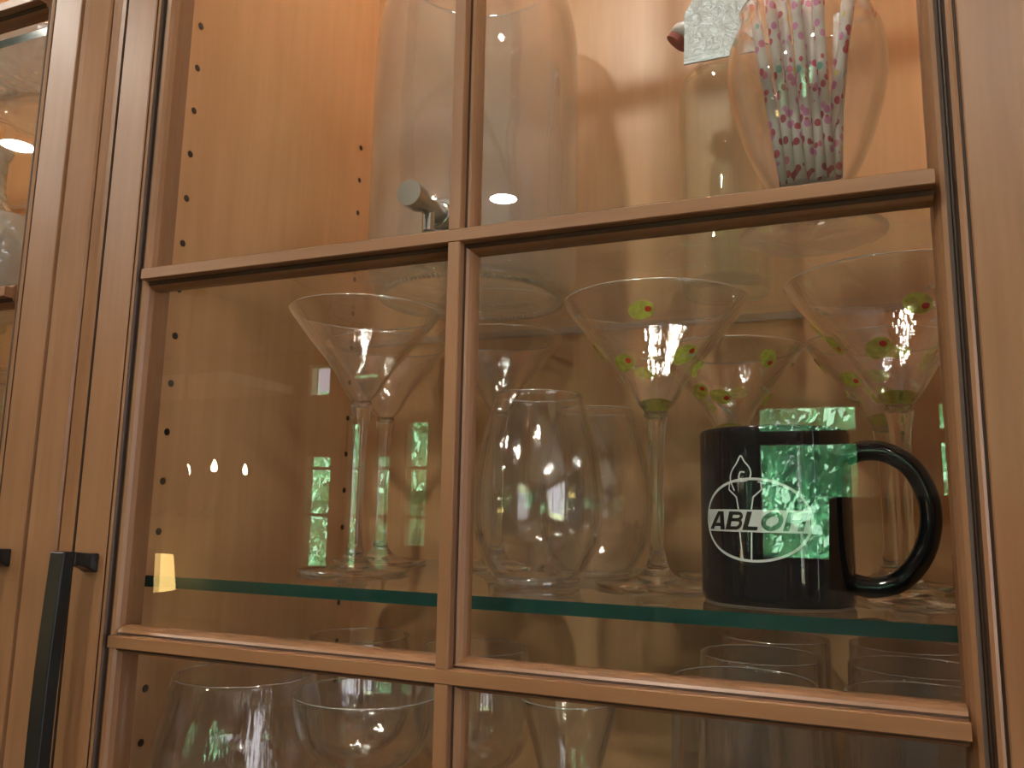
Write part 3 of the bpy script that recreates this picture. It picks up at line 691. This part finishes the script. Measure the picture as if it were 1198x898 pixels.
for ch, lw_ in (('A', .0105), ('B', .0090), ('L', .0076), ('O', .0104), ('H', .0095)):
    if ch == 'A':
        lq((-.02, 0), (.26, 0), (.58, 1), (.36, 1)); lq((.74, 0), (1.0, 0), (.70, 1), (.46, 1)); lq((.22, .17), (.82, .17), (.78, .36), (.28, .36))
    if ch == 'B':
        lq((.02, 0), (.30, 0), (.30, 1), (.02, 1))
        lrib([(.25, .905), (.60, .905)] + [(.60 + .20 * math.sin(PI * k / 10), .725 + .18 * math.cos(PI * k / 10)) for k in range(11)] + [(.25, .545)], .0016)
        lrib([(.25, .545), (.64, .545)] + [(.64 + .22 * math.sin(PI * k / 10), .32 + .225 * math.cos(PI * k / 10)) for k in range(11)] + [(.25, .095)], .0016)
    if ch == 'L':
        lq((.02, 0), (.34, 0), (.34, 1), (.02, 1)); lq((.34, 0), (.94, 0), (.94, .20), (.34, .20))
    if ch == 'O':
        q = [lp(.48 + .36 * math.cos(2 * PI * k / 40), .5 + .39 * math.sin(2 * PI * k / 40)) for k in range(40)]; ribbon(bm, q, .0021, True)
    if ch == 'H':
        lq((.02, 0), (.30, 0), (.30, 1), (.02, 1)); lq((.70, 0), (.98, 0), (.98, 1), (.70, 1)); lq((.30, .40), (.70, .40), (.70, .60), (.30, .60))
    x_ += lw_ * 1.0 + .0002
dice(bm); wrap(bm, .00032); obj('logo_lettering', bm, M['mug_dark'], t)

# scrolled iron chandelier, mirrored in the middle left pane
t = thing('chandelier', 'small scrolled iron chandelier with candle bulbs hanging in the room', 'chandelier', (-2.45, -2.55, .30))
M['iron'] = principled('dark_wrought_iron', (.03, .02, .015), .5)
M['bulb'] = emit('candle_bulb_glow', (1, .85, .6), 35)
bm = NB(); tube(bm, [(0, 0, -.30), (0, 0, -.1), (0, 0, .72)], [.02, .012, .006], 12); obj('rod', bm, M['iron'], t)
bm = NB(); lathe(bm, [(0, .70), (.06, .70), (.05, .72), (0, .72)], 24); obj('ceiling_rose', bm, M['iron'], t)
for k in range(5):
    a = 2 * PI * k / 5 + .3; ca, sa = math.cos(a), math.sin(a)
    cu_ = smoothpath([(.0, -.28), (.10, -.36), (.22, -.34), (.30, -.24), (.29, -.15), (.24, -.13), (.22, -.17), (.245, -.20)], 5)
    bm = NB(); tube(bm, [(r * ca, r * sa, z) for r, z in cu_], .008, 8); tube(bm, [(.30 * ca, .30 * sa, -.25), (.30 * ca, .30 * sa, -.17)], .014, 10)
    ar = obj('arm', bm, M['iron'], t, True)
    bm = NB(); lathe(bm, [(0, 0), (.012, .01), (.014, .025), (.006, .05), (0, .06)], 14, loc=(.30 * ca, .30 * sa, -.168)); obj('bulb', bm, M['bulb'], ar, True)

# sideboard and lit lamp across the room, mirrored at the left of the shelf
t = thing('sideboard', 'dark wooden sideboard across the room under the glowing lamp', 'sideboard', (-3.85, -3.70, ZF))
bm = NB(); box(bm, -.7, .7, -.25, .22, .08, .70); obj('body', bm, M['floor'], t)
bm = NB(); box(bm, -.74, .74, -.28, .26, .70, .74); obj('top', bm, M['floor'], t)
for u in (-.66, .6):
    for w in (-.22, .14):
        bm = NB(); box(bm, u, u + .06, w, w + .06, 0, .08); obj('leg', bm, M['floor'], t)
for u in (-.68, .02):
    bm = NB(); box(bm, u, u + .66, .22, .235, .11, .67); o = obj('door', bm, M['floor'], t)
    bm = NB(); tube(bm, [(u + .33, .235, .4), (u + .33, .26, .4)], .015, 12); obj('knob', bm, M['brass'], o)
t = thing('table_lamp', 'table lamp with a glowing yellow drum shade on the sideboard', 'lamp', (-3.82, -3.68, ZF + .742))
bm = NB(); lathe(bm, smoothpath([(0, 0), (.09, 0), (.09, .02), (.03, .04), (.05, .10), (.06, .14), (.02, .19), (.012, .24), (0, .24)], 3), 32); obj('lamp_base', bm, M['brass'], t, True)
M['shade'] = emit('glowing_lampshade', (1.0, .66, .22), 7.0)
bm = NB(); lathe(bm, [(.22, .20), (.19, .42), (.187, .42), (.217, .20)], 48, closed=True); obj('lamp_shade', bm, M['shade'], t, True)

# ---------------------------------------------------------------- left cabinet contents
LC = SZU
def cut_glass_mat():
    m = thin_glass('cut_crystal', (.95, .96, .96), .20, bump=0, power=2.2, haze=.42); N, L = m.node_tree.nodes, m.node_tree.links
    tc = N.new('ShaderNodeTexCoord'); mp = N.new('ShaderNodeMapping'); mp.inputs['Rotation'].default_value = (0, .7, .5)
    v = N.new('ShaderNodeTexVoronoi'); v.inputs['Scale'].default_value = 110
    bp = N.new('ShaderNodeBump'); bp.inputs['Strength'].default_value = 1; bp.inputs['Distance'].default_value = .003
    L.new(tc.outputs['Object'], mp.inputs[0]); L.new(mp.outputs[0], v.inputs['Vector']); L.new(v.outputs['Distance'], bp.inputs['Height'])
    for n in N:
        if n.type in ('BSDF_GLOSSY', 'LAYER_WEIGHT'): L.new(bp.outputs[0], n.inputs['Normal'])
    return m
M['cut'] = cut_glass_mat()
vessel('crystal_tumbler', 'cut crystal tumbler in the left cabinet, nearest the door stile', (-.250, .095, LC), [(.033, .005), (.036, .02), (.039, .05), (.041, .080)], .003, .010, None, 'cut')
vessel('crystal_bowl', 'low cut crystal bowl behind the tumbler in the left cabinet', (-.378, .140, LC), [(.030, .005), (.045, .018), (.053, .040), (.058, .062)], .004, .008, None, 'cut', 'bowl')
t = thing('gold_vase', 'slim gold vase half hidden by the left door stile', 'vase', (-.277, .195, LC))
bm = NB(); shell(bm, [(.018, .001), (.022, .01), (.032, .045), (.036, .085), (.030, .125), (.018, .155), (.012, .175), (.014, .190)], .002, 64, 6); obj('body', bm, [M['brass'], M['brass']], t, True)
vessel('crystal_platter', 'wide clear glass dish on the highest shelf of the left cabinet', (-.26, .150, .345), [(.050, .004), (.075, .010), (.095, .022), (.105, .040)], .003, .006, None, 'cut', 'dish')
vessel('crystal_decanter', 'slender cut crystal decanter in front of the gold vase', (-.312, .128, LC), [(.024, .005), (.029, .02), (.030, .07), (.026, .10), (.013, .125), (.011, .155), (.015, .17)], .003, .010, None, 'cut', 'decanter')
vessel('clear_goblet', 'clear goblet on the lower shelf of the left cabinet', (-.20, .11, SZ), [(.022, .004), (.034, .03), (.042, .08), (.046, .14)], .0015, .006, None, 'crystal')

# ---------------------------------------------------------------- the photographer, seen only as a dim reflection
M['skin'] = principled('skin', (0.42, 0.22, 0.14), 0.5); M['shirt'] = principled('charcoal_shirt', (0.03, 0.035, 0.04), 0.85)
M['trouser'] = principled('dark_trousers', (0.03, 0.032, 0.045), 0.85); M['hair'] = principled('dark_brown_hair', (0.03, 0.018, 0.01), 0.6)
M['phone'] = principled('dark_phone_case', (0.012, 0.012, 0.014), 0.35)
CM = cam.matrix_world
def cl(x, y, z): return CM @ Vector((x, y, z))
def skin(name, verts, edges, radii, m, parent, root=0, sub=2, scale=None):
    me = bpy.data.meshes.new(name); me.from_pydata([tuple(v) for v in verts], edges, [])
    o = link(name, me, m, parent); sk = o.modifiers.new('skin', 'SKIN'); sk.use_smooth_shade = True
    for i, r in enumerate(radii):
        d = me.skin_vertices[0].data[i]; d.radius = r if isinstance(r, tuple) else (r, r); d.use_root = (i == root)
    sb = o.modifiers.new('sub', 'SUBSURF'); sb.levels = sub; sb.render_levels = sub
    return o
px_, py_ = .86, -.82
person = thing('person', 'person in dark clothes holding up a phone, seen only as a dim reflection', 'person')
hr = cl(.132, -.030, .012); hl = Vector((.62, -.52, -.55))
V = [(px_, py_, -.62), (px_, py_, -.40), (px_, py_ + .01, -.20), (px_, py_, -.09), (px_, py_ + .01, -.02), (px_, py_ + .03, .06), (px_, py_ + .035, .14), (px_, py_ + .03, .20),
     (px_ - .17, py_ + .01, -.13), (px_ - .22, py_ + .14, -.32), (hr.x + .055, hr.y - .05, hr.z - .045), (px_ + .17, py_ + .01, -.13), (px_ + .22, py_ - .02, -.42), (px_ + .20, py_ + .10, -.64),
     (px_ - .09, py_, -.68), (px_ - .10, py_ + .02, -1.06), (px_ - .10, py_, -1.42), (px_ - .10, py_ + .12, -1.46), (px_ + .09, py_, -.68), (px_ + .10, py_ + .02, -1.06), (px_ + .10, py_, -1.42), (px_ + .10, py_ + .12, -1.46)]
E_ = [(0, 1), (1, 2), (2, 3), (3, 4), (4, 5), (5, 6), (6, 7), (2, 8), (8, 9), (9, 10), (2, 11), (11, 12), (12, 13), (0, 14), (14, 15), (15, 16), (16, 17), (0, 18), (18, 19), (19, 20), (20, 21)]
RR = [(.15, .11), (.14, .10), (.16, .10), (.055, .055), (.05, .055), (.07, .085), (.078, .098), (.06, .075), .055, .042, .028, .055, .042, .03, .09, .058, .04, .035, .09, .058, .04, .035]
skin('body', V, E_, RR, M['skin'], person)
skin('shirt', [V[0], V[1], V[2], (px_, py_, -.115), V[8], V[9], V[11], V[12]], [(0, 1), (1, 2), (2, 3), (2, 4), (4, 5), (2, 6), (6, 7)], [(.16, .12), (.15, .11), (.17, .11), (.07, .07), .066, .054, .066, .054], M['shirt'], person)
skin('trousers', [V[0], V[14], V[15], (px_ - .10, py_, -1.38), V[18], V[19], (px_ + .10, py_, -1.38)], [(0, 1), (1, 2), (2, 3), (0, 4), (4, 5), (5, 6)], [(.155, .115), .10, .07, .055, .10, .07, .055], M['trouser'], person)
bm = NB(); bmesh.ops.create_uvsphere(bm, u_segments=32, v_segments=20, radius=1)
for v in list(bm.verts):
    if v.co.z < -.1 and v.co.y > -.1: bm.verts.remove(v)
for v in bm.verts: v.co = Vector((px_ + v.co.x * .088, py_ + .022 + v.co.y * .108, .165 + v.co.z * (.085 if v.co.z > 0 else .12)))
obj('hair', bm, M['hair'], person, True)
bm = NB(); bmesh.ops.create_uvsphere(bm, u_segments=16, v_segments=10, radius=1)
for v in bm.verts: v.co = Vector((px_ + v.co.x * .011, py_ + .135 + v.co.y * .016, .105 + v.co.z * .022))
obj('nose', bm, M['skin'], person, True)
for sx in (-1, 1):
    bm = NB(); bmesh.ops.create_uvsphere(bm, u_segments=16, v_segments=10, radius=.012, matrix=Matrix.Translation((px_ + sx * .031, py_ + .118, .135))); obj('eye', bm, M['porcelain'], person, True)
    bm = NB(); bmesh.ops.create_uvsphere(bm, u_segments=16, v_segments=10, radius=1)
    for v in bm.verts: v.co = Vector((px_ + sx * .082 + v.co.x * .010, py_ + .02 + v.co.y * .018, .115 + v.co.z * .03))
    obj('ear', bm, M['skin'], person, True)
# hand gripping the phone: palm, four fingers over the front, thumb behind
pal = [hr + (cl(.02, -.035, .02) - cl(0, 0, 0)), hr, cl(.128, -.004, .014)]
skin('palm', pal, [(0, 1), (1, 2)], [(.024, .02), (.03, .018), (.024, .014)], M['skin'], person, 1)
for i, (yy, ln) in enumerate(((.012, .050), (-.008, .056), (-.028, .052), (-.046, .040))):
    f = [cl(.128, yy, .012), cl(.143, yy + .001, .001), cl(.138, yy, -.009), cl(.138 - ln * .5, yy - .001, -.011), cl(.138 - ln, yy - .002, -.0095)]
    skin('finger', f, [(0, 1), (1, 2), (2, 3), (3, 4)], [.010, .0095, .009, .0083, .0072], M['skin'], person)
f = [cl(.136, -.045, .018), cl(.118, -.050, .024), cl(.100, -.040, .024), cl(.086, -.032, .021)]
skin('thumb', f, [(0, 1), (1, 2), (2, 3)], [.013, .011, .010, .0085], M['skin'], person)
bm = NB(); box(bm, -.014, .134, -.058, .016, .0035, .0115)
for v in bm.verts: v.co = CM @ v.co
o = obj('phone', bm, M['phone']); bv = o.modifiers.new('b', 'BEVEL'); bv.width = .003; bv.segments = 3
tag(o, 'dark phone held sideways in the hand of the person taking the picture', 'phone')
